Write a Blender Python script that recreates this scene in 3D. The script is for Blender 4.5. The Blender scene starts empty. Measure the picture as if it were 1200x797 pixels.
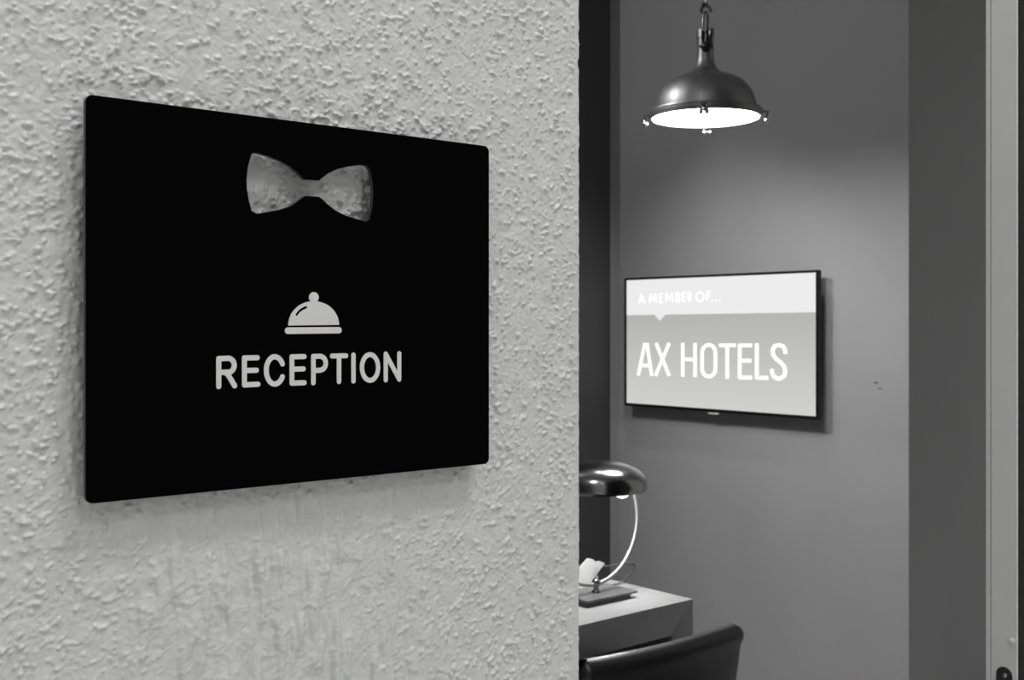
import bpy, bmesh, math, random
import numpy as np
from mathutils import Vector, Matrix
from mathutils.geometry import delaunay_2d_cdt

random.seed(7)
RNG = np.random.default_rng(11)
S = bpy.context.scene
COL = S.collection
PI = math.pi

# ------------------------------------------------------------------ camera
cam_data = bpy.data.cameras.new('camera')
cam_data.sensor_width = 36.0
cam_data.lens = 40.19
cam_data.shift_y = -0.01464
cam_data.clip_start = 0.02
cam_data.dof.use_dof = True
cam_data.dof.focus_distance = 0.80
cam_data.dof.aperture_fstop = 26.0
cam = bpy.data.objects.new('camera', cam_data)
cam.location = (0.0, 0.0, 1.45)
cam.rotation_euler = (PI / 2, 0.0, -math.radians(40.144))
COL.objects.link(cam)
S.camera = cam

# ------------------------------------------------------------------ world, lights, exposure
S.view_settings.view_transform = 'Standard'
S.view_settings.look = 'None'
S.view_settings.gamma = 1.0
S.view_settings.use_curve_mapping = False
S.view_settings.exposure = 0.0
world = bpy.data.worlds.new('world')
S.world = world
world.use_nodes = True
world.node_tree.nodes['Background'].inputs[0].default_value = (0.5, 0.5, 0.5, 1)
world.node_tree.nodes['Background'].inputs[1].default_value = 0.02


def area_light(name, loc, size, power, aim=None, shape='DISK'):
    d = bpy.data.lights.new(name, 'AREA')
    d.shape = shape
    d.size = size
    d.energy = power
    o = bpy.data.objects.new(name, d)
    o.location = loc
    if aim:
        o.rotation_euler = (Vector(aim) - Vector(loc)).to_track_quat('-Z', 'Y').to_euler()
    COL.objects.link(o)
    return o


def spot_light(name, loc, aim, power, angle, blend, radius):
    d = bpy.data.lights.new(name, 'SPOT')
    d.energy = power
    d.spot_size = math.radians(angle)
    d.spot_blend = blend
    d.shadow_soft_size = radius
    o = bpy.data.objects.new(name, d)
    o.location = loc
    o.rotation_euler = (Vector(aim) - Vector(loc)).to_track_quat('-Z', 'Y').to_euler()
    COL.objects.link(o)
    return o


# unseen corridor lights: a steep one over the stucco wall, the rest added fill
area_light('unseen_corridor_light', (1.15, -0.75, 4.55), 0.9, 47.0)
area_light('unseen_corridor_light', (-1.80, -1.20, 4.55), 0.9, 16.0)  # added fill for the door edge and the general level
area_light('unseen_corridor_light', (4.00, -1.70, 4.55), 0.9, 5.0)  # added fill that lifts the return of the back wall
area_light('unseen_corridor_light', (0.30, -3.00, 4.55), 1.2, 38.0)  # added far back as broad fill on the sign wall
# recessed downlights in the reception; two unseen spots added to brighten its back wall
spot_light('reception_wall_downlight', (2.86, 2.80, 2.97), (3.02, 2.80, 0.0), 40.0, 74.0, 0.6, 0.04)
area_light('reception_downlight', (1.05, 1.30, 2.97), 0.10, 8.0)
spot_light('reception_fill_spot', (1.60, 3.05, 2.88), (3.488, 2.65, 2.55), 33.0, 125.0, 1.0, 0.06)
spot_light('reception_fill_spot', (1.60, 3.05, 2.88), (3.488, 2.25, 0.55), 125.0, 58.0, 1.0, 0.06)
PENDANT_GLOW = 44.0
LAMP_GLOW = 2.8
SCREEN = 1.0

# ------------------------------------------------------------------ materials


def mat(name, v, rough=0.6, metal=0.0, spec=0.5, noise=0.0, nscale=20.0, stretch=(1, 1, 1),
        bump=0.0, bscale=60.0, bdist=0.001, emit=0.0, coat=0.0):
    m = bpy.data.materials.new(name)
    m.use_nodes = True
    nt = m.node_tree
    b = nt.nodes['Principled BSDF']
    b.inputs['Base Color'].default_value = (v, v * 0.995, v * 0.985, 1)
    b.inputs['Roughness'].default_value = rough
    b.inputs['Metallic'].default_value = metal
    b.inputs['Specular IOR Level'].default_value = spec
    b.inputs['Coat Weight'].default_value = coat
    if emit:
        b.inputs['Emission Color'].default_value = (1, 1, 1, 1)
        b.inputs['Emission Strength'].default_value = emit
    if noise or bump:
        tc = nt.nodes.new('ShaderNodeTexCoord')
        mp = nt.nodes.new('ShaderNodeMapping')
        mp.inputs['Scale'].default_value = stretch
        nt.links.new(tc.outputs['Object'], mp.inputs['Vector'])
    if noise:
        n = nt.nodes.new('ShaderNodeTexNoise')
        n.inputs['Scale'].default_value = nscale
        n.inputs['Detail'].default_value = 5
        r = nt.nodes.new('ShaderNodeMapRange')
        r.inputs['From Min'].default_value = 0.3
        r.inputs['From Max'].default_value = 0.7
        r.inputs['To Min'].default_value = max(0.0, v * (1 - noise))
        r.inputs['To Max'].default_value = min(1.0, v * (1 + noise))
        nt.links.new(mp.outputs['Vector'], n.inputs['Vector'])
        nt.links.new(n.outputs['Fac'], r.inputs['Value'])
        nt.links.new(r.outputs['Result'], b.inputs['Base Color'])
    if bump:
        n2 = nt.nodes.new('ShaderNodeTexNoise')
        n2.inputs['Scale'].default_value = bscale
        n2.inputs['Detail'].default_value = 4
        bp = nt.nodes.new('ShaderNodeBump')
        bp.inputs['Strength'].default_value = bump
        bp.inputs['Distance'].default_value = bdist
        nt.links.new(mp.outputs['Vector'], n2.inputs['Vector'])
        nt.links.new(n2.outputs['Fac'], bp.inputs['Height'])
        nt.links.new(bp.outputs['Normal'], b.inputs['Normal'])
    return m


def emit_mat(name, v, gradient=None):
    m = bpy.data.materials.new(name)
    m.use_nodes = True
    nt = m.node_tree
    b = nt.nodes['Principled BSDF']
    b.inputs['Base Color'].default_value = (0.01, 0.01, 0.01, 1)
    b.inputs['Roughness'].default_value = 0.12
    b.inputs['Specular IOR Level'].default_value = 0.5
    b.inputs['Emission Color'].default_value = (1, 1, 1, 1)
    b.inputs['Emission Strength'].default_value = v
    return m


M = {}
M['stucco'] = mat('stucco_paint', 0.72, 0.36, spec=0.7, noise=0.03, nscale=60, bump=0.35, bscale=420, bdist=0.0012)
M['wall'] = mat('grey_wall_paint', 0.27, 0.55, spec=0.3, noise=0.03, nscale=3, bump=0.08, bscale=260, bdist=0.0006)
M['dark_wall_and_shade'] = mat('dark_wall_paint_and_shade', 0.045, 0.6, spec=0.3, noise=0.03, nscale=4, bump=0.08, bscale=260, bdist=0.0006)  # dark paint on wall_right; on the strip by the television, shade as colour
M['ceiling'] = mat('ceiling_paint', 0.82, 0.8, spec=0.2)
M['white_wall'] = mat('white_wall_paint', 0.75, 0.7, spec=0.2)
M['floor'] = mat('floor_stone', 0.60, 0.35, noise=0.2, nscale=5)
M['pale_paint'] = mat('pale_door_paint', 0.75, 0.45, noise=0.02, nscale=12)
M['dark_paint'] = mat('dark_door_paint', 0.013, 0.5, spec=0.2)
M['black'] = mat('black_acrylic', 0.0012, 0.45, spec=0.025)
M['black_edge'] = mat('black_acrylic_edge', 0.03, 0.35, spec=0.5)
M['print'] = mat('pale_grey_print', 0.78, 0.6, spec=0.2)
M['bezel'] = mat('tv_plastic', 0.006, 0.3, spec=0.4)
M['desk'] = mat('pale_stone_desk', 0.33, 0.35, spec=0.4, noise=0.10, nscale=4, stretch=(1, 2.5, 1))
M['leather'] = mat('dark_leather', 0.018, 0.34, spec=0.5, bump=0.04, bscale=350, bdist=0.0005)
M['brushed'] = mat('brushed_steel', 0.21, 0.47, metal=1.0, noise=0.15, nscale=8, stretch=(6, 6, 0.6))
M['steel'] = mat('polished_steel', 0.55, 0.22, metal=1.0)
M['dark_steel'] = mat('dark_steel', 0.16, 0.3, metal=1.0)
M['black_steel'] = mat('black_steel', 0.03, 0.4, metal=0.6)
M['brass'] = mat('aged_brass', 0.28, 0.2, metal=1.0, noise=0.12, nscale=14)
M['lamp_block'] = mat('black_bronze', 0.05, 0.45, metal=0.3)
M['satin'] = mat('satin_steel', 0.36, 0.5, metal=1.0)
M['lamp_base'] = mat('dark_bronze', 0.16, 0.4, metal=0.5, noise=0.25, nscale=30)
M['paper'] = mat('white_paper', 0.5, 0.8, spec=0.2)
M['card'] = mat('dark_card', 0.03, 0.6)
M['scuff'] = mat('wall_scuff', 0.09, 0.7)
M['cord'] = mat('dark_cord', 0.05, 0.5)
M['pendant_glass'] = emit_mat('pendant_opal_glass', PENDANT_GLOW)

# ------------------------------------------------------------------ helpers


def link(name, me, m=None, parent=None, smooth=None, loc=None):
    o = bpy.data.objects.new(name, me)
    if m is not None:
        for mm in (m if isinstance(m, (list, tuple)) else [m]):
            me.materials.append(mm)
    if parent is not None:
        o.parent = parent
    if loc is not None:
        o.location = loc
    COL.objects.link(o)
    return o


def obj(name, bm, m, parent=None, smooth=False, angle=40):
    bmesh.ops.recalc_face_normals(bm, faces=bm.faces[:])
    me = bpy.data.meshes.new(name)
    bm.to_mesh(me)
    bm.free()
    if smooth:
        me.polygons.foreach_set('use_smooth', [True] * len(me.polygons))
        me.set_sharp_from_angle(angle=math.radians(angle))
    o = link(name, me, m, None)
    if parent is not None:
        o.parent = parent
        o.matrix_parent_inverse = Matrix.Translation(parent.location).inverted() if parent.parent is None and parent.type == 'EMPTY' else Matrix()
    return o


def thing(name, label, cat, loc, group=None):
    o = bpy.data.objects.new(name, None)
    o.empty_display_size = 0.05
    o.location = loc
    o['label'] = label
    o['category'] = cat
    if group:
        o['group'] = group
    COL.objects.link(o)
    return o


def struct(o):
    o['kind'] = 'structure'
    return o


def box(bm, lo, hi, bevel=0.0, seg=2):
    r = bmesh.ops.create_cube(bm, size=1.0)
    vs = r['verts']
    for v in vs:
        v.co = Vector([lo[k] + (v.co[k] + 0.5) * (hi[k] - lo[k]) for k in range(3)])
    if bevel:
        es = list({e for v in vs for e in v.link_edges})
        bmesh.ops.bevel(bm, geom=es, offset=bevel, segments=seg, profile=0.5, affect='EDGES')
    return bm


def nbox(lo, hi, bevel=0.0, seg=2):
    return box(bmesh.new(), lo, hi, bevel, seg)


def lathe(bm, prof, n=48, at=(0, 0, 0), close=True, a0=0.0, a1=2 * PI):
    full = abs(a1 - a0 - 2 * PI) < 1e-6
    rings = []
    cnt = n if full else n + 1
    for (r, z) in prof:
        if r < 1e-7:
            rings.append([bm.verts.new((at[0], at[1], at[2] + z))])
        else:
            rings.append([bm.verts.new((at[0] + r * math.cos(a0 + (a1 - a0) * k / n), at[1] + r * math.sin(a0 + (a1 - a0) * k / n), at[2] + z)) for k in range(cnt)])
    for a, b in zip(rings[:-1], rings[1:]):
        for k in range(n):
            k2 = (k + 1) % cnt
            if len(a) == 1 and len(b) == 1:
                continue
            if len(a) == 1:
                bm.faces.new((a[0], b[k], b[k2]))
            elif len(b) == 1:
                bm.faces.new((a[k], b[0], a[k2]))
            else:
                bm.faces.new((a[k], b[k], b[k2], a[k2]))
    return bm


def tube(bm, pts, rad, n=12, cap=True, closed=False):
    pts = [Vector(p) for p in pts]
    rad = rad if isinstance(rad, (list, tuple)) else [rad] * len(pts)
    N = len(pts)
    rings = []
    up = None
    for i, p in enumerate(pts):
        if closed:
            t = (pts[(i + 1) % N] - pts[i - 1]).normalized()
        else:
            t = (pts[min(i + 1, N - 1)] - pts[max(i - 1, 0)]).normalized()
        if up is None:
            up = t.orthogonal().normalized()
        up = (up - t * up.dot(t)).normalized()
        w = t.cross(up)
        rings.append([bm.verts.new(p + (up * math.cos(2 * PI * k / n) + w * math.sin(2 * PI * k / n)) * rad[i]) for k in range(n)])
    seq = list(zip(rings[:-1], rings[1:]))
    for a, b in seq:
        for k in range(n):
            bm.faces.new((a[k], a[(k + 1) % n], b[(k + 1) % n], b[k]))
    if closed:
        a, b = rings[-1], rings[0]
        best = min(range(n), key=lambda s: (a[0].co - b[s].co).length)
        for k in range(n):
            bm.faces.new((a[k], a[(k + 1) % n], b[(k + 1 + best) % n], b[(k + best) % n]))
    elif cap:
        bm.faces.new(rings[0][::-1])
        bm.faces.new(rings[-1])
    return bm


def smooth_path(pts, n=6):
    """Catmull-Rom through the points"""
    P = [Vector(p) for p in pts]
    out = []
    for i in range(len(P) - 1):
        p0, p1, p2, p3 = P[max(i - 1, 0)], P[i], P[i + 1], P[min(i + 2, len(P) - 1)]
        for k in range(n):
            t = k / n
            out.append(0.5 * ((2 * p1) + (p2 - p0) * t + (2 * p0 - 5 * p1 + 4 * p2 - p3) * t * t + (3 * p1 - p0 - 3 * p2 + p3) * t ** 3))
    out.append(P[-1])
    return out


def ball(bm, c, r, u=16, v=10, sc=(1, 1, 1)):
    ret = bmesh.ops.create_uvsphere(bm, u_segments=u, v_segments=v, radius=r)
    for w in ret['verts']:
        w.co = Vector((c[0] + w.co.x * sc[0], c[1] + w.co.y * sc[1], c[2] + w.co.z * sc[2]))
    return bm


def ccw(p):
    a = sum(p[i][0] * p[(i + 1) % len(p)][1] - p[(i + 1) % len(p)][0] * p[i][1] for i in range(len(p)))
    return p if a > 0 else p[::-1]


def union2d(faces, holes=()):
    """union of overlapping polygons minus holes -> points, triangles"""
    vs, fs = [], []
    allf = [ccw(f) for f in faces] + [ccw(h) for h in holes]
    for f in allf:
        s = len(vs)
        vs += [Vector(p) for p in f]
        fs.append(list(range(s, s + len(f))))
    nh = len(faces)
    ov, oe, of, a, b, orig = delaunay_2d_cdt(vs, [], fs, 0, 1e-7)
    tris = [t for t, q in zip(of, orig) if q and not any(k >= nh for k in q)]
    return ov, tris


def slab2d(bm, faces, holes, to3, d0, d1, mat_side=0):
    """flat shape extruded from depth d0 (front) to d1 (back)"""
    pv, tris = union2d(faces, holes)
    used = sorted({i for t in tris for i in t})
    fr = {i: bm.verts.new(to3(pv[i][0], pv[i][1], d0)) for i in used}
    bk = {i: bm.verts.new(to3(pv[i][0], pv[i][1], d1)) for i in used}
    cnt = {}
    for t in tris:
        bm.faces.new([fr[i] for i in t])
        bm.faces.new([bk[i] for i in reversed(t)])
        for k in range(3):
            e = (t[k], t[(k + 1) % 3])
            cnt[frozenset(e)] = cnt.get(frozenset(e), []) + [e]
    for e in cnt.values():
        if len(e) == 1:
            i, j = e[0]
            f = bm.faces.new((fr[j], fr[i], bk[i], bk[j]))
            f.material_index = mat_side
    return bm


def pen(lines, w, round_caps=True, kx=1.0, n=14):
    """polygons that together make the pen strokes; kx stretches the pen sideways"""
    out = []
    for L in lines:
        P = [Vector((p[0] / kx, p[1])) for p in L]
        closed = (P[0] - P[-1]).length < 1e-4
        for i in range(len(P) - 1):
            d = (P[i + 1] - P[i])
            if d.length < 1e-7:
                continue
            d.normalize()
            nrm = Vector((-d.y, d.x)) * w / 2
            out.append([P[i] + nrm, P[i] - nrm, P[i + 1] - nrm, P[i + 1] + nrm])
        for i, p in enumerate(P):
            if not round_caps and not closed and i in (0, len(P) - 1):
                continue
            out.append([p + Vector((math.cos(2 * PI * (k + 0.37) / n), math.sin(2 * PI * (k + 0.37) / n))) * w / 2 for k in range(n)])
    return [[(q[0] * kx, q[1]) for q in f] for f in out]


def rrect(x0, z0, x1, z1, r, n=6):
    pts = []
    for cx, cz, a in ((x1 - r, z1 - r, 0), (x0 + r, z1 - r, 90), (x0 + r, z0 + r, 180), (x1 - r, z0 + r, 270)):
        for k in range(n + 1):
            t = math.radians(a + 90 * k / n)
            pts.append((cx + r * math.cos(t), cz + r * math.sin(t)))
    return pts


# ------------------------------------------------------------------ lettering outlines, in metres on their own planes
SIGN_LETTERS = [
 ('R', [[(0.3202, 1.4116), (0.3202, 1.429), (0.3268, 1.4291), (0.3275, 1.429), (0.3286, 1.4285), (0.3296, 1.4277), (0.3303, 1.4266), (0.3307, 1.4253), (0.3307, 1.4239), (0.3303, 1.4227), (0.3296, 1.4216), (0.3286, 1.4208), (0.3275, 1.4204), (0.3268, 1.4204), (0.3202, 1.4204)], [(0.3245, 1.4202), (0.3263, 1.4191), (0.331, 1.4117)]]),
 ('E', [[(0.3467, 1.4291), (0.3377, 1.4291), (0.3377, 1.412), (0.3472, 1.4121)], [(0.3377, 1.4211), (0.3461, 1.4211)]]),
 ('C', [[(0.3647, 1.4247), (0.364, 1.4263), (0.363, 1.4276), (0.3619, 1.4286), (0.3606, 1.4292), (0.3593, 1.4295), (0.358, 1.4294), (0.3568, 1.4288), (0.3556, 1.4279), (0.3547, 1.4267), (0.3539, 1.4252), (0.3533, 1.4236), (0.3531, 1.4217), (0.3531, 1.4199), (0.3533, 1.4181), (0.3539, 1.4164), (0.3547, 1.4148), (0.3556, 1.4136), (0.3568, 1.4126), (0.358, 1.412), (0.3593, 1.4118), (0.3606, 1.412), (0.3619, 1.4126), (0.363, 1.4136), (0.364, 1.4148), (0.3647, 1.4164)]]),
 ('E', [[(0.3807, 1.4292), (0.3716, 1.4292), (0.3716, 1.412), (0.3808, 1.412)], [(0.3716, 1.4211), (0.3801, 1.4211)]]),
 ('P', [[(0.3876, 1.4117), (0.3876, 1.4292), (0.3925, 1.4292), (0.3933, 1.4292), (0.3946, 1.4287), (0.3958, 1.4278), (0.3966, 1.4266), (0.397, 1.4252), (0.397, 1.4238), (0.3966, 1.4224), (0.3958, 1.4212), (0.3946, 1.4204), (0.3933, 1.42), (0.3925, 1.4199), (0.3876, 1.4199)]]),
 ('T', [[(0.402, 1.4292), (0.4128, 1.4292)], [(0.4073, 1.4293), (0.4073, 1.4119)]]),
 ('I', [[(0.4187, 1.4296), (0.4187, 1.4119)]]),
 ('O', [[(0.4387, 1.4206), (0.4385, 1.4224), (0.4382, 1.4241), (0.4376, 1.4256), (0.4367, 1.427), (0.4357, 1.4281), (0.4346, 1.4289), (0.4333, 1.4295), (0.432, 1.4297), (0.4308, 1.4295), (0.4295, 1.429), (0.4284, 1.4282), (0.4274, 1.4271), (0.4266, 1.4258), (0.426, 1.4243), (0.4256, 1.4227), (0.4255, 1.421), (0.4256, 1.4192), (0.426, 1.4176), (0.4266, 1.416), (0.4274, 1.4147), (0.4284, 1.4135), (0.4295, 1.4127), (0.4308, 1.4121), (0.432, 1.4119), (0.4333, 1.4121), (0.4346, 1.4125), (0.4357, 1.4133), (0.4367, 1.4144), (0.4376, 1.4157), (0.4382, 1.4172), (0.4385, 1.4189), (0.4387, 1.4206)]]),
 ('N', [[(0.445, 1.4118), (0.445, 1.4299), (0.4563, 1.4119), (0.4563, 1.43)]]),
]
BOW_TIE =  [(0.3428, 1.5589), (0.3451, 1.5602), (0.3544, 1.5588), (0.3633, 1.5565), (0.3711, 1.5533), (0.3758, 1.5502), (0.381, 1.5459), (0.3864, 1.5462), (0.3922, 1.5461), (0.3987, 1.5512), (0.4061, 1.5549), (0.4159, 1.5577), (0.426, 1.5597), (0.4302, 1.5591), (0.4325, 1.5564), (0.4343, 1.5487), (0.435, 1.5411), (0.4341, 1.531), (0.4322, 1.5232), (0.4295, 1.5209), (0.4213, 1.5223), (0.4122, 1.5243), (0.4046, 1.5271), (0.3987, 1.5308), (0.3941, 1.5344), (0.3921, 1.5353), (0.3816, 1.5351), (0.3782, 1.5325), (0.3711, 1.5276), (0.3641, 1.5251), (0.3544, 1.5228), (0.3465, 1.5211), (0.3429, 1.5229), (0.3408, 1.5302), (0.3396, 1.5368), (0.3394, 1.543), (0.3404, 1.551)]
CLOCHE_DOME =  [(0.3689, 1.4497), (0.369, 1.4504), (0.3692, 1.4522), (0.3696, 1.4539), (0.3703, 1.4556), (0.3711, 1.4572), (0.3723, 1.4588), (0.3736, 1.4602), (0.3751, 1.4615), (0.3767, 1.4627), (0.3785, 1.4636), (0.3805, 1.4645), (0.3825, 1.4651), (0.3846, 1.4655), (0.3868, 1.4658), (0.3889, 1.4658), (0.3911, 1.4656), (0.3933, 1.4652), (0.3953, 1.4646), (0.3973, 1.4639), (0.3992, 1.4629), (0.4009, 1.4618), (0.4025, 1.4605), (0.4039, 1.459), (0.405, 1.4575), (0.406, 1.4558), (0.4067, 1.454), (0.4071, 1.4522), (0.4074, 1.4504), (0.4073, 1.4501)]
CLOCHE_KNOB =  [(0.3917, 1.4683), (0.3915, 1.4693), (0.3912, 1.4701), (0.3906, 1.4708), (0.3898, 1.4714), (0.3889, 1.4717), (0.388, 1.4718), (0.387, 1.4717), (0.3861, 1.4713), (0.3854, 1.4707), (0.3848, 1.47), (0.3844, 1.4691), (0.3843, 1.4682), (0.3844, 1.4673), (0.3848, 1.4665), (0.3854, 1.4658), (0.3861, 1.4652), (0.387, 1.4649), (0.388, 1.4648), (0.3889, 1.4649), (0.3898, 1.4653), (0.3906, 1.4658), (0.3912, 1.4666), (0.3915, 1.4674)]
CLOCHE_SHINE =  [(0.3751, 1.4568), (0.3768, 1.4588), (0.379, 1.4604), (0.3821, 1.4617)]
CLOCHE_TRAY =  [(0.3686, 1.4463), (0.4073, 1.4465)]
TV_LETTERS = [
 ('A', [[(3.267, 1.2423), (3.2282, 1.376)], [(3.1913, 1.2434), (3.2173, 1.3762)], [(3.2502, 1.2839), (3.2045, 1.2848)], [(3.233, 1.3693), (3.212, 1.3696)]]),
 ('X', [[(3.1673, 1.3768), (3.0958, 1.2467)], [(3.0958, 1.3776), (3.1711, 1.2441)]]),
 ('H', [[(3.0246, 1.3785), (3.0246, 1.2454)], [(2.9612, 1.3796), (2.9612, 1.2459)], [(3.0246, 1.3143), (2.9612, 1.3151)]]),
 ('O', [[(2.9252, 1.3418), (2.9242, 1.3492), (2.9214, 1.3562), (2.9168, 1.3624), (2.9107, 1.3674), (2.9036, 1.371), (2.8958, 1.3729), (2.8878, 1.373), (2.8801, 1.3713), (2.873, 1.368), (2.8671, 1.3632), (2.8626, 1.3572), (2.8598, 1.3503), (2.8588, 1.3431), (2.8588, 1.2823), (2.8598, 1.275), (2.8626, 1.268), (2.8671, 1.2618), (2.873, 1.2567), (2.8801, 1.253), (2.8878, 1.251), (2.8958, 1.2507), (2.9036, 1.2522), (2.9107, 1.2554), (2.9168, 1.2602), (2.9214, 1.2661), (2.9242, 1.273), (2.9252, 1.2804), (2.9252, 1.3418)]]),
 ('T', [[(2.8412, 1.3722), (2.7604, 1.3733)], [(2.8013, 1.3727), (2.8013, 1.2458)]]),
 ('E', [[(2.6838, 1.374), (2.7418, 1.3732), (2.7418, 1.2523), (2.6838, 1.2537)], [(2.7418, 1.3156), (2.6878, 1.3166)]]),
 ('L', [[(2.6618, 1.3822), (2.6618, 1.2544), (2.6097, 1.255)]]),
 ('S', [[(2.5337, 1.3451), (2.5345, 1.3587), (2.5424, 1.3725), (2.5627, 1.3775), (2.5817, 1.3723), (2.5905, 1.3565), (2.5882, 1.3409), (2.5737, 1.3256), (2.5518, 1.3118), (2.5377, 1.2979), (2.5337, 1.2812), (2.5394, 1.2637), (2.5627, 1.2526), (2.585, 1.2609), (2.5928, 1.276), (2.5936, 1.2885)]]),
]
TV_HEADING = [
 ('A', [[(3.2637, 1.5397), (3.2473, 1.5745), (3.2311, 1.5393)], [(3.2565, 1.5502), (3.2382, 1.5499)]]),
 ('M', [[(3.2026, 1.5409), (3.1969, 1.5749), (3.1837, 1.5491), (3.1706, 1.5744), (3.165, 1.5404)]]),
 ('E', [[(3.1302, 1.5756), (3.1473, 1.576), (3.1473, 1.5422), (3.1302, 1.5419)], [(3.1473, 1.5591), (3.1319, 1.5588)]]),
 ('M', [[(3.115, 1.5424), (3.1092, 1.5772), (3.0958, 1.5508), (3.0824, 1.5767), (3.0767, 1.5418)]]),
 ('B', [[(3.0586, 1.5602), (3.0461, 1.56), (3.0407, 1.5685), (3.0461, 1.5772), (3.0586, 1.5775), (3.0586, 1.5429), (3.0452, 1.5426), (3.0398, 1.5512), (3.0461, 1.56)]]),
 ('E', [[(3.0095, 1.5778), (3.0246, 1.5781), (3.0246, 1.5433), (3.0095, 1.5431)], [(3.0246, 1.5607), (3.011, 1.5605)]]),
 ('R', [[(2.9962, 1.5439), (2.9962, 1.5789), (2.9861, 1.5786), (2.9817, 1.5698), (2.9861, 1.5605), (2.9962, 1.5607)], [(2.989, 1.5605), (2.9817, 1.5437)]]),
 ('O', [[(2.917, 1.5602), (2.9185, 1.5672), (2.9227, 1.5732), (2.929, 1.5773), (2.9364, 1.5789), (2.9439, 1.5777), (2.9502, 1.5738), (2.9545, 1.568), (2.9559, 1.561), (2.9545, 1.5539), (2.9502, 1.5479), (2.9439, 1.5438), (2.9364, 1.5423), (2.929, 1.5436), (2.9227, 1.5474), (2.9185, 1.5533), (2.917, 1.5602)]]),
 ('F', [[(2.8846, 1.5791), (2.8999, 1.5794), (2.8999, 1.5437)], [(2.8999, 1.5623), (2.8861, 1.562)]]),
 ('.', [[(2.8766, 1.5436), (2.8765, 1.5436)]]),
 ('.', [[(2.8567, 1.5436), (2.8567, 1.5436)]]),
 ('.', [[(2.8375, 1.5437), (2.8374, 1.5437)]]),
]
# ------------------------------------------------------------------ setting: floor, ceiling, plain walls
H = 4.6
H2 = 3.0         # lower ceiling over the reception
struct(obj('floor', nbox((-3.2, -3.5, -0.1), (5.2, 3.8, 0.0)), M['floor']))
struct(obj('ceiling', nbox((-3.2, -3.5, H), (5.2, 3.8, H + 0.1)), M['ceiling']))
struct(obj('ceiling_lower', nbox((-3.15, 0.70, H2), (4.95, 3.75, H2 + 0.1)), M['ceiling']))
WY = 0.6800      # face of the stucco wall
WX = 0.6467      # its free end
WT = 0.20        # its thickness


def band(shape, sx, sz, step, ang=0.0):
    """smoothed white noise, unit variance; sx, sz are blur lengths in metres"""
    a = RNG.standard_normal(shape)
    fx = np.fft.fftfreq(shape[1], step)[None, :]
    fz = np.fft.rfftfreq(shape[0], step)[:, None] if False else np.fft.fftfreq(shape[0], step)[:, None]
    c, s = math.cos(ang), math.sin(ang)
    u = fx * c + fz * s
    v = -fx * s + fz * c
    g = np.exp(-2 * PI ** 2 * ((sx * u) ** 2 + (sz * v) ** 2))
    r = np.real(np.fft.ifft2(np.fft.fft2(a) * g))
    r -= r.mean()
    return r / r.std()


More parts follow.
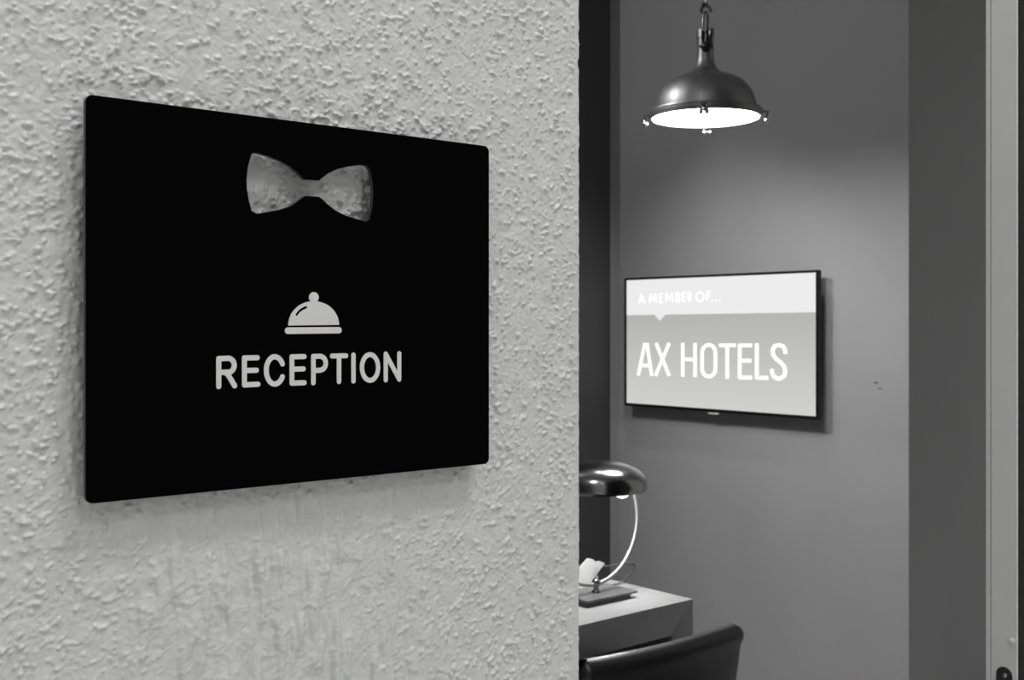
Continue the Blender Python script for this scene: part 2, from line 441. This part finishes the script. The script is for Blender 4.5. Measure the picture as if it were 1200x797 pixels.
def stucco_wall():
    step = 0.0009
    x0, z0, z1 = -0.04, 1.06, 1.84
    nx = int((WX - 0.003 - x0) / step)
    nz = int((z1 - z0) / step)
    X = np.linspace(x0, WX - 0.003, nx)
    Z = np.linspace(z0, z1, nz)
    sh = (nz, nx)
    gx, gz = np.meshgrid(X, Z)
    grain = band(sh, 0.0010, 0.0010, step)
    thr = 0.95 - 0.18 * band(sh, 0.012, 0.012, step)
    blob = np.clip(band(sh, 0.00095, 0.00085, step) - np.clip(thr, 0.6, 2.0), 0, 1.4)
    big = np.clip(band(sh, 0.0015, 0.0012, step) - 1.10, 0, 1.5)
    ridge = np.clip(1 - np.abs(band(sh, 0.0050, 0.0034, step, math.radians(35))) / 0.20, 0, 1) ** 2 * np.clip(band(sh, 0.005, 0.005, step) + 0.2, 0, 1.5)
    mid = band(sh, 0.0034, 0.0034, step)
    slow = band(sh, 0.016, 0.016, step)
    streak = band(sh, 0.0019, 0.0130, step) * 0.75 + band(sh, 0.0012, 0.0060, step) * 0.4
    fall = band(sh, 0.0011, 0.0050, step)
    drag = np.exp(-(np.abs(gx - 0.375) / 0.125) ** 3) * (1 / (1 + np.exp((gz - 1.345) / 0.015)))
    near = 1 + 1.3 * np.exp(-((gx - 0.40) / 0.07) ** 2 - ((gz - 1.525) / 0.05) ** 2)
    h = (0.00010 * grain * near + 0.00082 * blob * (1 - 0.72 * drag) * near + 0.00085 * big * near * (1 - 0.72 * drag) + 0.00032 * ridge
         + 0.00015 * mid + 0.00020 * slow + 0.00010 * fall + 0.00105 * np.clip(streak, -0.3, 1.8) * drag)
    h *= 1.5 * (0.3 + 0.7 * np.clip((WX - 0.003 - gx) / 0.008, 0, 1))
    # fades to the flat plaster round the worked patch
    fade = np.clip((gx - x0) / 0.03, 0, 1) * np.clip((gz - z0) / 0.03, 0, 1) * np.clip((z1 - gz) / 0.03, 0, 1)
    h *= fade
    # free edge: round nose then the end face
    nose = []
    rr = 0.003
    for a in (22.5, 45, 67.5, 90):
        nose.append((WX - rr + rr * math.sin(math.radians(a)), WY + rr - rr * math.cos(math.radians(a))))
    nose.append((WX, WY + 0.05))
    nose.append((WX, WY + WT))
    ncol = nx + len(nose)
    V = np.zeros((nz, ncol, 3))
    V[:, :nx, 0] = gx
    V[:, :nx, 1] = WY - h
    V[:, :nx, 2] = gz
    ez = h[:, -1]
    chip = 0.0035 * np.exp(-((Z - 1.664) / 0.0032) ** 2)
    rough = 0.00045 * np.convolve(RNG.standard_normal(nz), np.ones(5) / 2.2, 'same')
    for k, (px, py) in enumerate(nose):
        f = 1.0 if k < 4 else 0.0
        V[:, nx + k, 0] = px + f * (rough - chip) * (k + 1) / 4 - (chip if k >= 4 else 0) * (1 if k == 4 else 0)
        V[:, nx + k, 1] = py - ez * max(0.0, 1 - (k + 1) / 4)
        V[:, nx + k, 2] = Z
    V[:, nx - 4:nx, 0] -= chip[:, None] * np.array([0.1, 0.25, 0.4, 0.5])[None, :]
    V = V.reshape(-1, 3)
    i = np.arange(nz - 1)[:, None] * ncol + np.arange(ncol - 1)[None, :]
    q = np.stack([i, i + 1, i + ncol + 1, i + ncol], -1).reshape(-1, 4)
    # plain plaster further out
    extra_v, extra_q = [], []

    def quad(*p):
        s = len(V) + len(extra_v)
        extra_v.extend(p)
        extra_q.append([s, s + 1, s + 2, s + 3])
    L = -3.2
    quad((L, WY, 0), (x0, WY, 0), (x0, WY, H), (L, WY, H))
    for (a, b) in ((0, z0), (z1, H)):
        quad((x0, WY, a), (WX, WY, a), (WX, WY, b), (x0, WY, b))
        quad((WX, WY, a), (WX, WY + WT, a), (WX, WY + WT, b), (WX, WY, b))
    quad((WX, WY + WT, 0), (L, WY + WT, 0), (L, WY + WT, H), (WX, WY + WT, H))
    V = np.vstack([V, np.array(extra_v)])
    q = np.vstack([q, np.array(extra_q)])
    me = bpy.data.meshes.new('wall_left')
    me.vertices.add(len(V))
    me.vertices.foreach_set('co', V.ravel().astype(np.float32))
    me.loops.add(q.size)
    me.loops.foreach_set('vertex_index', q.ravel().astype(np.int32))
    me.polygons.add(len(q))
    me.polygons.foreach_set('loop_start', (np.arange(len(q)) * 4).astype(np.int32))
    me.polygons.foreach_set('loop_total', np.full(len(q), 4, np.int32))
    sm = np.ones(len(q), bool)
    sm[-len(extra_q):] = False
    me.polygons.foreach_set('use_smooth', sm)
    me.update(calc_edges=True)
    me.validate()
    return struct(link('wall_left', me, M['stucco']))


stucco_wall()

TX = 3.488       # face of the wall behind the television
TY = 2.072       # its free end
SY = 3.4205      # side wall of the reception
struct(obj('wall_back', nbox((TX, TY, 0), (4.9, 3.75, H), 0.002, 2), M['wall']))
struct(obj('wall_inner', nbox((-3.2, SY, 0), (TX, SY + 0.2, H)), M['wall']))
struct(obj('shade_strip_1', nbox((2.2, SY - 0.012, 0), (3.4164, SY, H2), 0.002, 2), M['dark_wall_and_shade']))  # added strip; the band of shade on this wall is put into its colour
struct(obj('wall_rear', nbox((-3.2, -3.6, 0), (5.2, -3.4, H)), M['white_wall']))
struct(obj('wall_end', nbox((-3.3, -3.5, 0), (-3.1, 3.8, H)), M['white_wall']))
struct(obj('wall_passage', nbox((4.9, -3.5, 0), (5.1, 3.8, H)), M['white_wall']))
struct(obj('wall_right', nbox((2.25, 0.640, 0), (3.00, 0.83, H)), M['dark_wall_and_shade']))

struct(obj('wall_upper', nbox((0.66, 0.702, H2 + 0.1), (4.9, 0.83, H)), M['white_wall']))

# door leaf standing in the opening, its pale edge towards us
door = struct(thing('door_1', 'dark door leaf with pale grey edge', 'door', (1.40, 0.70, 0)))
del door['category']
obj('door_leaf', nbox((1.4012, 0.6822, 0.008), (2.249, 0.7242, 2.96), 0.0008, 1), M['dark_paint'], door)
obj('door_edge', nbox((1.3990, 0.6826, 0.008), (1.4014, 0.7168, 2.96), 0.0009, 3), M['pale_paint'], door)
es = obj('edge_strip', nbox((1.3996, 0.7176, 0.008), (1.4014, 0.7239, 2.96), 0.0008, 2), M['pale_paint'], door)
d3 = lambda a, b, d: (1.3990 + d, a, b)
pl = slab2d(bmesh.new(), [rrect(0.6888, 0.80, 0.7094, 1.0203, 0.0102, 10)], [], d3, -0.0012, 0.0008)
fp = obj('lock_plate', pl, M['dark_steel'], door)
fp['label'] = 'dark steel lock plate with rounded top'
for zz in (1.0105, 0.81):
    b = bmesh.new()
    lathe(b, [(0.0, 0.0010), (0.0012, 0.0009), (0.0030, 0.0), (0.0030, -0.0006)], 20)
    for v in b.verts:
        v.co = Vector((1.3978 - v.co.z, 0.6985 + v.co.x, zz + v.co.y))
    sc_ = obj('screw', b, M['steel'], fp, True)
b = bmesh.new()
lathe(b, [(0.0, 0.0014), (0.0028, 0.0012), (0.0042, 0.0004), (0.0044, -0.0006)], 24)
for v in b.verts:
    v.co = Vector((1.3990 - v.co.z, 0.6893 + v.co.x, 1.0545 + v.co.y))
obj('door_buffer', b, M['pale_paint'], door, True)

for (yy, zz, ry, rz) in ((2.196, 1.2515, 0.009, 0.004), (2.181, 1.2325, 0.008, 0.003)):
    b = ball(bmesh.new(), (TX, yy, zz), 1.0, 12, 8, (0.0006, ry, rz))
    b2 = obj('scuff_mark', b, M['scuff'], None, True)
    b2.parent = bpy.data.objects['wall_back']

# ------------------------------------------------------------------ reception sign
SF = 0.664       # front face of the sign
sg3 = lambda a, b, d: (a, SF + d, b)
sign = thing('wall_sign', 'black reception sign with bow tie cutout on the white stucco wall', 'sign', (0.3874, SF, 1.3464))
plate = slab2d(bmesh.new(), [rrect(0.2375, 1.3464, 0.5375, 1.5835, 0.0045, 6)], [BOW_TIE], sg3, 0.0, 0.0034, 1)
obj('sign_plate', plate, [M['black'], M['black_edge']], sign)
for (sx, sz) in ((0.262, 1.40), (0.512, 1.40), (0.262, 1.53), (0.512, 1.53)):
    sb = bmesh.new()
    lathe(sb, [(0.0, 0.0), (0.007, 0.0), (0.007, 0.0138), (0.0, 0.0138)], 20)
    for v in sb.verts:
        v.co = Vector((sx + v.co.x, SF + 0.0034 + v.co.z, sz + v.co.y))
    obj('spacer', sb, M['dark_steel'], sign)
for ch, lines in SIGN_LETTERS:
    lb = slab2d(bmesh.new(), pen(lines, 0.00335), [], sg3, -0.0005, 0.0002)
    o = obj('letter', lb, M['print'], sign)
    o['label'] = 'pale grey rounded capital %s' % ch
lb = slab2d(bmesh.new(), [CLOCHE_DOME, CLOCHE_KNOB], pen([CLOCHE_SHINE], 0.0017), sg3, -0.0005, 0.0002)
o = obj('cloche_symbol', lb, M['print'], sign)
o['label'] = 'pale grey domed dish cover symbol'
lb = slab2d(bmesh.new(), pen([CLOCHE_TRAY], 0.0043), [], sg3, -0.0005, 0.0002)
o = obj('tray_symbol', lb, M['print'], sign)
o['label'] = 'pale grey rounded tray bar'

# ------------------------------------------------------------------ television
tv = thing('television', 'thin black framed television on the grey wall showing hotel name', 'television', (3.46, 2.8655, 1.1135))
FX = 3.433
tv3 = lambda a, b, d: (FX + d, a, b)
Y0, Y1, Z0, Z1 = 2.3882, 3.3430, 1.1140, 1.6452
a0, a1, b0, b1 = 2.4020, 3.3325, 1.1262, 1.6360
bz = slab2d(bmesh.new(), [rrect(Y0, Z0, Y1, Z1, 0.004, 4)], [[(a0, b0), (a1, b0), (a1, b1), (a0, b1)]], tv3, 0.0, 0.012)
obj('bezel', bz, M['bezel'], tv)
obj('back_shell', nbox((FX + 0.0105, Y0 + 0.001, Z0 + 0.001), (FX + 0.0165, Y1 - 0.001, Z1 - 0.001), 0.002, 2), M['bezel'], tv)
obj('back_housing', nbox((FX + 0.016, Y0 + 0.16, Z0 + 0.03), (FX + 0.040, Y1 - 0.16, Z1 - 0.16), 0.006, 2), M['bezel'], tv)
obj('wall_bracket', nbox((FX + 0.039, 2.70, 1.25), (TX - 0.0005, 3.03, 1.42)), M['dark_steel'], tv)
# screen picture: grey field, paler band above, white words
sm = emit_mat('screen_field', 1.0)
nt = sm.node_tree
tc = nt.nodes.new('ShaderNodeTexCoord')
sp = nt.nodes.new('ShaderNodeSeparateXYZ')
nt.links.new(tc.outputs['Generated'], sp.inputs[0])
rp = nt.nodes.new('ShaderNodeValToRGB')
rp.color_ramp.elements[0].position = 0.0
rp.color_ramp.elements[0].color = (0.62, 0.62, 0.61, 1)
rp.color_ramp.elements[1].position = 0.75
rp.color_ramp.elements[1].color = (0.44, 0.44, 0.435, 1)
nt.links.new(sp.outputs['Z'], rp.inputs[0])
nt.links.new(rp.outputs[0], nt.nodes['Principled BSDF'].inputs['Emission Color'])
scr = obj('screen', slab2d(bmesh.new(), [[(a0 - 0.001, b0 - 0.001), (a1 + 0.001, b0 - 0.001), (a1 + 0.001, b1 + 0.001), (a0 - 0.001, b1 + 0.001)]], [], tv3, 0.003, 0.010), sm, tv)
hm = emit_mat('screen_band', 0.83)
hb = slab2d(bmesh.new(), [[(a0 + 0.0003, 1.4950), (a1 - 0.0003, 1.4910), (a1 - 0.0003, b1 - 0.0003), (a0 + 0.0003, b1 - 0.0003)],
                          [(3.180, 1.495), (3.147, 1.4673), (3.113, 1.495)]], [], tv3, 0.0024, 0.0032)
o = obj('screen_band', hb, hm, scr)
o['label'] = 'near white band with a small pointer below'
wm = emit_mat('screen_white', 1.25)
for ch, lines in TV_LETTERS:
    lb = slab2d(bmesh.new(), pen(lines, 0.0136, False, 1.2), [], tv3, 0.0020, 0.0032)
    o = obj('letter', lb, wm, scr)
    o['label'] = 'tall thin white capital %s' % ch
for ch, lines in TV_HEADING:
    lb = slab2d(bmesh.new(), pen(lines, 0.0050, ch == '.', 1.15), [], tv3, 0.0016, 0.0026)
    o = obj('letter' if ch != '.' else 'full_stop', lb, wm, scr)
    o['label'] = 'small bold white capital %s' % ch if ch != '.' else 'small white dot'
tagm = mat('maker_badge', 0.85, 0.4)
obj('badge', nbox((FX + 0.004, 2.846, 1.1055), (FX + 0.014, 2.898, 1.1150), 0.002, 2), tagm, tv)

# ------------------------------------------------------------------ pendant lamp
px, py, pz = 2.632, 2.228, 2.064
pend = thing('pendant_lamp', 'brushed metal dome pendant lamp with glowing glass hanging above desk', 'lamp', (px, py, pz))
AT = (px, py, pz)
dome = lathe(bmesh.new(), [(0.150, 0.022), (0.149, 0.034), (0.146, 0.052), (0.139, 0.072), (0.128, 0.090), (0.113, 0.106), (0.092, 0.119), (0.070, 0.1275), (0.052, 0.134), (0.040, 0.142), (0.0315, 0.153), (0.0265, 0.166), (0.0245, 0.182), (0.0240, 0.200),
                           (0.0215, 0.200), (0.0215, 0.180), (0.030, 0.148), (0.066, 0.1245), (0.110, 0.103), (0.136, 0.070), (0.1465, 0.030), (0.1475, 0.022), (0.150, 0.022)], 72, AT)
obj('dome', dome, M['brushed'], pend, True, 50)
ringp = [(0.158, 0.0), (0.1655, 0.0), (0.1660, 0.006), (0.1645, 0.008), (0.1660, 0.010), (0.1660, 0.016), (0.1645, 0.018), (0.1655, 0.020), (0.1640, 0.0245), (0.150, 0.0255), (0.148, 0.020), (0.158, 0.012), (0.158, 0.0)]
obj('rim', lathe(bmesh.new(), ringp, 72, AT), M['brushed'], pend, True, 30)
gl = lathe(bmesh.new(), [(0.0, -0.004), (0.06, -0.0032), (0.12, -0.0005), (0.1575, 0.003), (0.1575, 0.009), (0.0, 0.009)], 72, AT)
o = obj('glass', gl, M['pendant_glass'], pend, True)
o['label'] = 'glowing white glass disc'
view = math.atan2(0.7644, 0.6447)              # heading from the camera, in the plan
for a in (view + PI / 2, view - PI / 2):
    pr = bmesh.new()
    w = math.radians(52)
    n = 10
    prof = [(0.0185, 0.196), (0.0240, 0.196), (0.0245, 0.236), (0.0258, 0.238), (0.0258, 0.262), (0.0245, 0.265), (0.0185, 0.265), (0.0185, 0.196)]
    lathe(pr, prof, n, AT, a0=a - w, a1=a + w)
    obj('collar_prong', pr, M['brushed'], pend, True, 30)
nd = Vector((-math.cos(view), -math.sin(view), 0))       # towards the camera
sd = Vector((-nd.y, nd.x, 0))
# shackle: a narrow U of bar held between the prongs, with hook and chain above
base = Vector(AT)
uu = [base + sd * s * 0.0068 + Vector((0, 0, z)) for s, z in ((-1, 0.20), (-1, 0.24), (-1, 0.305), (-0.7, 0.314), (0, 0.318), (0.7, 0.314), (1, 0.305), (1, 0.24), (1, 0.20))]
obj('shackle', tube(bmesh.new(), uu, 0.0036, 10), M['dark_steel'], pend, True)
obj('stem', tube(bmesh.new(), [base + Vector((0, 0, 0.15)), base + Vector((0, 0, 0.262))], 0.0095, 14), M['dark_steel'], pend, True)
wb = bmesh.new()
c = base + nd * 0.027 + sd * -0.003 + Vector((0, 0, 0.208))
tube(wb, [base + nd * 0.01 + Vector((0, 0, 0.208)), c], 0.006, 12)
ball(wb, c, 0.0155, 14, 10, (1, 1, 1))
tube(wb, [c + sd * 0.02, c - sd * 0.02], 0.0035, 8)
obj('clamp_knob', wb, M['black_steel'], pend, True)
hk = bmesh.new()
tube(hk, smooth_path([base + Vector((0, 0, 0.314)) - sd * 0.012, base + Vector((0, 0, 0.330)) - sd * 0.011, base + Vector((0, 0, 0.339)), base + Vector((0, 0, 0.331)) + sd * 0.011, base + Vector((0, 0, 0.322)) + sd * 0.015], 5), 0.0045, 8)
ball(hk, base + sd * 0.016 + Vector((0, 0, 0.321)), 0.005, 10, 8)
ball(hk, base - sd * 0.007 + Vector((0, 0, 0.341)), 0.006, 10, 8)
obj('hook', hk, M['dark_steel'], pend, True)
z = 0.333
k = 0
while pz + z < H2 - 0.03:
    dv = sd if k % 2 else nd
    cpt = base + Vector((0, 0, z + 0.016))
    lp = [cpt + dv * 0.0075 * math.cos(t) + Vector((0, 0, 0.018 * math.sin(t))) for t in np.linspace(0, 2 * PI, 14)[:-1]]
    obj('chain_link', tube(bmesh.new(), lp, 0.0028, 7, closed=True), M['dark_steel'], pend, True)
    z += 0.0305
    k += 1
obj('ceiling_rose', lathe(bmesh.new(), [(0.0, -0.05), (0.012, -0.05), (0.02, -0.03), (0.055, -0.012), (0.06, 0.0), (0.0, 0.0)], 32, (px, py, H2)), M['brushed'], pend, True)
for k in range(4):
    a = view + PI + math.radians(-11) + k * PI / 2
    dv = Vector((math.cos(a), math.sin(a), 0))
    tv_ = Vector((-dv.y, dv.x, 0))
    cb = bmesh.new()
    p = base + dv * 0.163
    tube(cb, [p + Vector((0, 0, 0.016)), base + dv * 0.180 + Vector((0, 0, 0.014))], 0.0045, 8)
    tube(cb, [base + dv * 0.180 - tv_ * 0.010 + Vector((0, 0, 0.012)), base + dv * 0.180 + tv_ * 0.010 + Vector((0, 0, 0.012))], 0.0055, 8)
    tube(cb, [base + dv * 0.180 + Vector((0, 0, 0.014)), base + dv * 0.178 + Vector((0, 0, -0.010))], 0.0035, 8)
    cl = obj('swing_clip', cb, M['dark_steel'], pend, True)
    wn = bmesh.new()
    q = base + dv * 0.178
    lathe(wn, [(0.0, 0.002), (0.0045, 0.001), (0.007, -0.006), (0.0, -0.008)], 12, q)
    for s in (-1, 1):
        ball(wn, q + tv_ * s * 0.0085 + Vector((0, 0, -0.011)), 0.0072, 10, 8, (1, 1, 1.2))
    obj('wing_nut', wn, M['steel'], cl, True)

# ------------------------------------------------------------------ desk
dk = thing('reception_desk', 'pale stone desk with mitred corner and open knee space', 'desk', (1.55, 2.3, 0))
DX0, DX1, DY0, DY1, DT = 0.95, 2.2363, 1.9346, 2.72, 0.08
def prism_xz(poly, y0, y1):
    bm = bmesh.new()
    f = [bm.verts.new((x, y0, z)) for x, z in poly]
    g = [bm.verts.new((x, y1, z)) for x, z in poly]
    bm.faces.new(f)
    bm.faces.new(g[::-1])
    n = len(poly)
    for i in range(n):
        bm.faces.new((f[i], f[(i + 1) % n], g[(i + 1) % n], g[i]))
    bmesh.ops.bevel(bm, geom=bm.edges[:], offset=0.0006, segments=2, profile=0.5, affect='EDGES')
    return bm
g = 0.0009
obj('desk_top', prism_xz([(DX0 + g, 0.75), (DX1 - g, 0.75), (DX1 - DT - g, 0.75 - DT), (DX0 + DT + g, 0.75 - DT)], DY0, DY1), M['desk'], dk, True, 30)
obj('leg', prism_xz([(DX1, 0.75 - g), (DX1, 0.0), (DX1 - DT, 0.0), (DX1 - DT, 0.75 - DT - g)], DY0, DY1), M['desk'], dk, True, 30)
obj('leg', prism_xz([(DX0, 0.75 - g), (DX0 + DT, 0.75 - DT - g), (DX0 + DT, 0.0), (DX0, 0.0)], DY0, DY1), M['desk'], dk, True, 30)
o = obj('modesty_panel', nbox((DX0 + DT, 2.55, 0.10), (DX1 - DT, 2.57, 0.75 - DT)), M['dark_paint'], dk)
o['label'] = 'dark panel under the desk top'

# ------------------------------------------------------------------ desk lamp
lx, ly = 2.048, 2.095
lamp = thing('desk_lamp', 'metal desk lamp with mushroom shade and curved arm on desk', 'lamp', (lx, ly, 0.75))
obj('base_block', nbox((1.962, 2.040, 0.75), (2.118, 2.150, 0.762), 0.0015, 2), M['lamp_block'], lamp)
obj('base_plate', nbox((1.962, 2.037, 0.762), (2.140, 2.150, 0.7675), 0.0010, 2), M['lamp_base'], lamp)
st = lathe(bmesh.new(), [(0.0, 0.7675), (0.0125, 0.7675), (0.0120, 0.7705), (0.0075, 0.7735), (0.0065, 0.780), (0.0095, 0.785), (0.0115, 0.791), (0.0098, 0.798), (0.005, 0.802), (0.0, 0.803)], 24, (lx, ly, 0))
obj('stem', st, M['brass'], lamp, True, 50)
C0 = Vector((2.042, ly, 0.9452))
RA = 0.1575
ap = [C0 + Vector((RA * math.cos(t), 0, RA * math.sin(t))) for t in np.radians(np.linspace(-220, 40, 60))]
rads = [0.0051] * 60
obj('arm', tube(bmesh.new(), ap, rads, 12), M['satin'], lamp, True)
jt = C0 + Vector((RA * math.cos(math.radians(-39)), 0, RA * math.sin(math.radians(-39))))
jt2 = C0 + Vector((RA * math.cos(math.radians(-35)), 0, RA * math.sin(math.radians(-35))))
obj('arm_joint', tube(bmesh.new(), [jt, (jt + jt2) / 2, jt2], [0.0058, 0.0068, 0.0058], 12), M['satin'], lamp, True)
SH = 1.030
shade_p = [(0.1285, 0.0), (0.1300, 0.004), (0.1308, 0.010), (0.1310, 0.018), (0.1285, 0.028), (0.1215, 0.040), (0.110, 0.050), (0.092, 0.059), (0.070, 0.0655), (0.045, 0.0695), (0.02, 0.0712), (0.0, 0.0715)]
inner = [(max(0.0, r - 0.0018), zz - 0.0018) for r, zz in shade_p[::-1][:-1]]
sb = lathe(bmesh.new(), shade_p + [(0.0, 0.0697)] + inner[1:] + [(0.1275, 0.0), (0.1285, 0.0)], 72, (lx, ly, SH))
obj('shade', sb, M['brass'], lamp, True, 60)
for s in (1, -1):
    bx_, by_ = lx + s * 0.0505, ly - s * 0.0425
    bulbm = M.get('bulb')
    if bulbm is None:
        bulbm = bpy.data.materials.new('bulb_glass')
        bulbm.use_nodes = True
        n_ = bulbm.node_tree
        n_.nodes.remove(n_.nodes['Principled BSDF'])
        em = n_.nodes.new('ShaderNodeEmission')
        em.inputs[1].default_value = 1.2
        tr = n_.nodes.new('ShaderNodeBsdfTransparent')
        ad = n_.nodes.new('ShaderNodeAddShader')
        n_.links.new(em.outputs[0], ad.inputs[0])
        n_.links.new(tr.outputs[0], ad.inputs[1])
        n_.links.new(ad.outputs[0], n_.nodes['Material Output'].inputs[0])
        M['bulb'] = bulbm
    bb = ball(bmesh.new(), (bx_, by_, SH + 0.001), 0.024, 20, 14)
    obj('bulb', bb, bulbm, lamp, True)
    ld = bpy.data.lights.new('desk_lamp_filament', 'POINT')
    ld.energy = LAMP_GLOW
    ld.shadow_soft_size = 0.003
    lo = bpy.data.objects.new('desk_lamp_filament', ld)
    lo.location = (bx_, by_, SH + 0.0005)
    COL.objects.link(lo)
cp = [(2.100, 2.1505, 0.7560), (2.13, 2.162, 0.7540), (2.174, 2.168, 0.7535), (2.213, 2.17, 0.7545), (2.249, 2.17, 0.770), (2.268, 2.17, 0.790), (2.259, 2.17, 0.800), (2.236, 2.18, 0.8007), (2.215, 2.20, 0.797), (2.20, 2.225, 0.792), (2.185, 2.262, 0.7935), (2.15, 2.31, 0.782), (2.14, 2.36, 0.766), (2.13, 2.41, 0.757), (2.1, 2.47, 0.7545)]
obj('power_cord', tube(bmesh.new(), smooth_path(cp, 5), 0.0022, 8), M['cord'], lamp, True)

# ------------------------------------------------------------------ papers and dark box behind the lamp
lf = thing('folded_leaflet', 'white folded paper leaflet standing behind the desk lamp', 'leaflet', (2.09, 2.20, 0.75))
def sheet(poly, y0, lean, th):
    bm = bmesh.new()
    slab2d(bm, [poly], [], lambda a, b, d: (a, y0 + (b - 0.75) * lean + d, b), 0.0, th)
    return bm
obj('sheet', sheet([(2.02, 0.752), (2.02, 0.775), (2.092, 0.8096), (2.1205, 0.8275), (2.140, 0.8225), (2.152, 0.8125), (2.130, 0.7625), (2.122, 0.752)], 2.195, 0.10, 0.0012), M['paper'], lf)
obj('sheet', sheet([(2.06, 0.7515), (2.06, 0.770), (2.150, 0.8128), (2.172, 0.8120), (2.192, 0.8035), (2.136, 0.7620), (2.128, 0.7515)], 2.203, 0.10, 0.0012), M['paper'], lf)
obj('sheet', sheet([(2.12, 0.7515), (2.12, 0.772), (2.168, 0.7800), (2.172, 0.7615), (2.172, 0.7515)], 2.212, 0.06, 0.0012), M['paper'], lf)
bxo = thing('card_box', 'small dark box behind the white leaflet at the desk end', 'box', (2.195, 2.265, 0.75))
obj('body', nbox((2.178, 2.238, 0.75), (2.2345, 2.295, 0.776), 0.002, 2), M['card'], bxo)
obj('lid', nbox((2.176, 2.236, 0.776), (2.2360, 2.297, 0.786), 0.002, 2), M['card'], bxo)

# ------------------------------------------------------------------ chair
cx, cy = 1.808, 1.62
ch = thing('tub_chair', 'dark leather tub chair drawn up to the front of the desk', 'chair', (cx, cy + 0.2, 0))
hw, rad = 0.252, 0.022
path = []
for y in np.linspace(0.36, rad, 8):
    path.append((-hw, y, (-1, 0)))
for a in np.linspace(0, 90, 8)[1:]:
    t = math.radians(a)
    path.append((-hw + rad - rad * math.cos(t), rad - rad * math.sin(t), (-math.cos(t), -math.sin(t))))
for x in np.linspace(-hw + rad, hw - rad, 16)[1:]:
    path.append((x, 0.0, (0, -1)))
for a in np.linspace(0, 90, 8)[1:]:
    t = math.radians(a)
    path.append((hw - rad + rad * math.sin(t), rad - rad * math.cos(t), (math.sin(t), -math.cos(t))))
for y in np.linspace(rad, 0.36, 8)[1:]:
    path.append((hw, y, (1, 0)))
TH = 0.055
bk = bmesh.new()
rings = []
for (x, y, nn) in path:
    e = max(0.0, y - 0.01)
    zt = 0.7775 + 0.0085 * max(0.0, -x / hw) ** 1.5 + 0.001 * max(0.0, x / hw) - 0.17 * (1 - math.exp(-((e / 0.085) ** 1.3)))
    y += -0.012 * (1 - (x / hw) ** 2)
    sec = [(0.0, 0.40), (0.0, 0.50), (0.0, 0.60), (0.0, zt - 0.07), (0.002, zt - 0.045), (-0.001, zt - 0.030), (0.001, zt - 0.018), (0.008, zt - 0.008), (0.018, zt - 0.002), (0.0275, zt), (0.040, zt - 0.003), (0.050, zt - 0.012), (TH, zt - 0.03), (TH, 0.55), (TH, 0.40)]
    ring = []
    for off, zz in sec:
        zz = max(zz, 0.40)
        d = max(0.0, 0.76 - zz)
        kx = 1 - 0.16 * (1 - math.exp(-d / 0.16))
        ring.append(bk.verts.new((cx + x * kx - nn[0] * off, cy + (y + 0.02 * (1 - kx) / 0.16) - nn[1] * off, zz)))
    rings.append(ring)
m_ = len(rings[0])
for a, b2 in zip(rings[:-1], rings[1:]):
    for i in range(m_):
        bk.faces.new((a[i], a[(i + 1) % m_], b2[(i + 1) % m_], b2[i]))
bk.faces.new(rings[0])
bk.faces.new(rings[-1][::-1])
obj('backrest', bk, M['leather'], ch, True, 70)
obj('seat', nbox((cx - 0.165, cy + 0.05, 0.33), (cx + 0.165, cy + 0.46, 0.47), 0.03, 4), M['leather'], ch, True, 60)
obj('seat_frame', nbox((cx - 0.20, cy + 0.02, 0.30), (cx + 0.20, cy + 0.44, 0.402), 0.01, 2), M['leather'], ch)
for sx in (-1, 1):
    for yy in (0.06, 0.40):
        obj('leg', lathe(bmesh.new(), [(0.0, 0.0), (0.011, 0.0), (0.018, 0.31), (0.0, 0.31)], 16, (cx + sx * 0.165, cy + yy, 0)), M['dark_paint'], ch, True, 50)
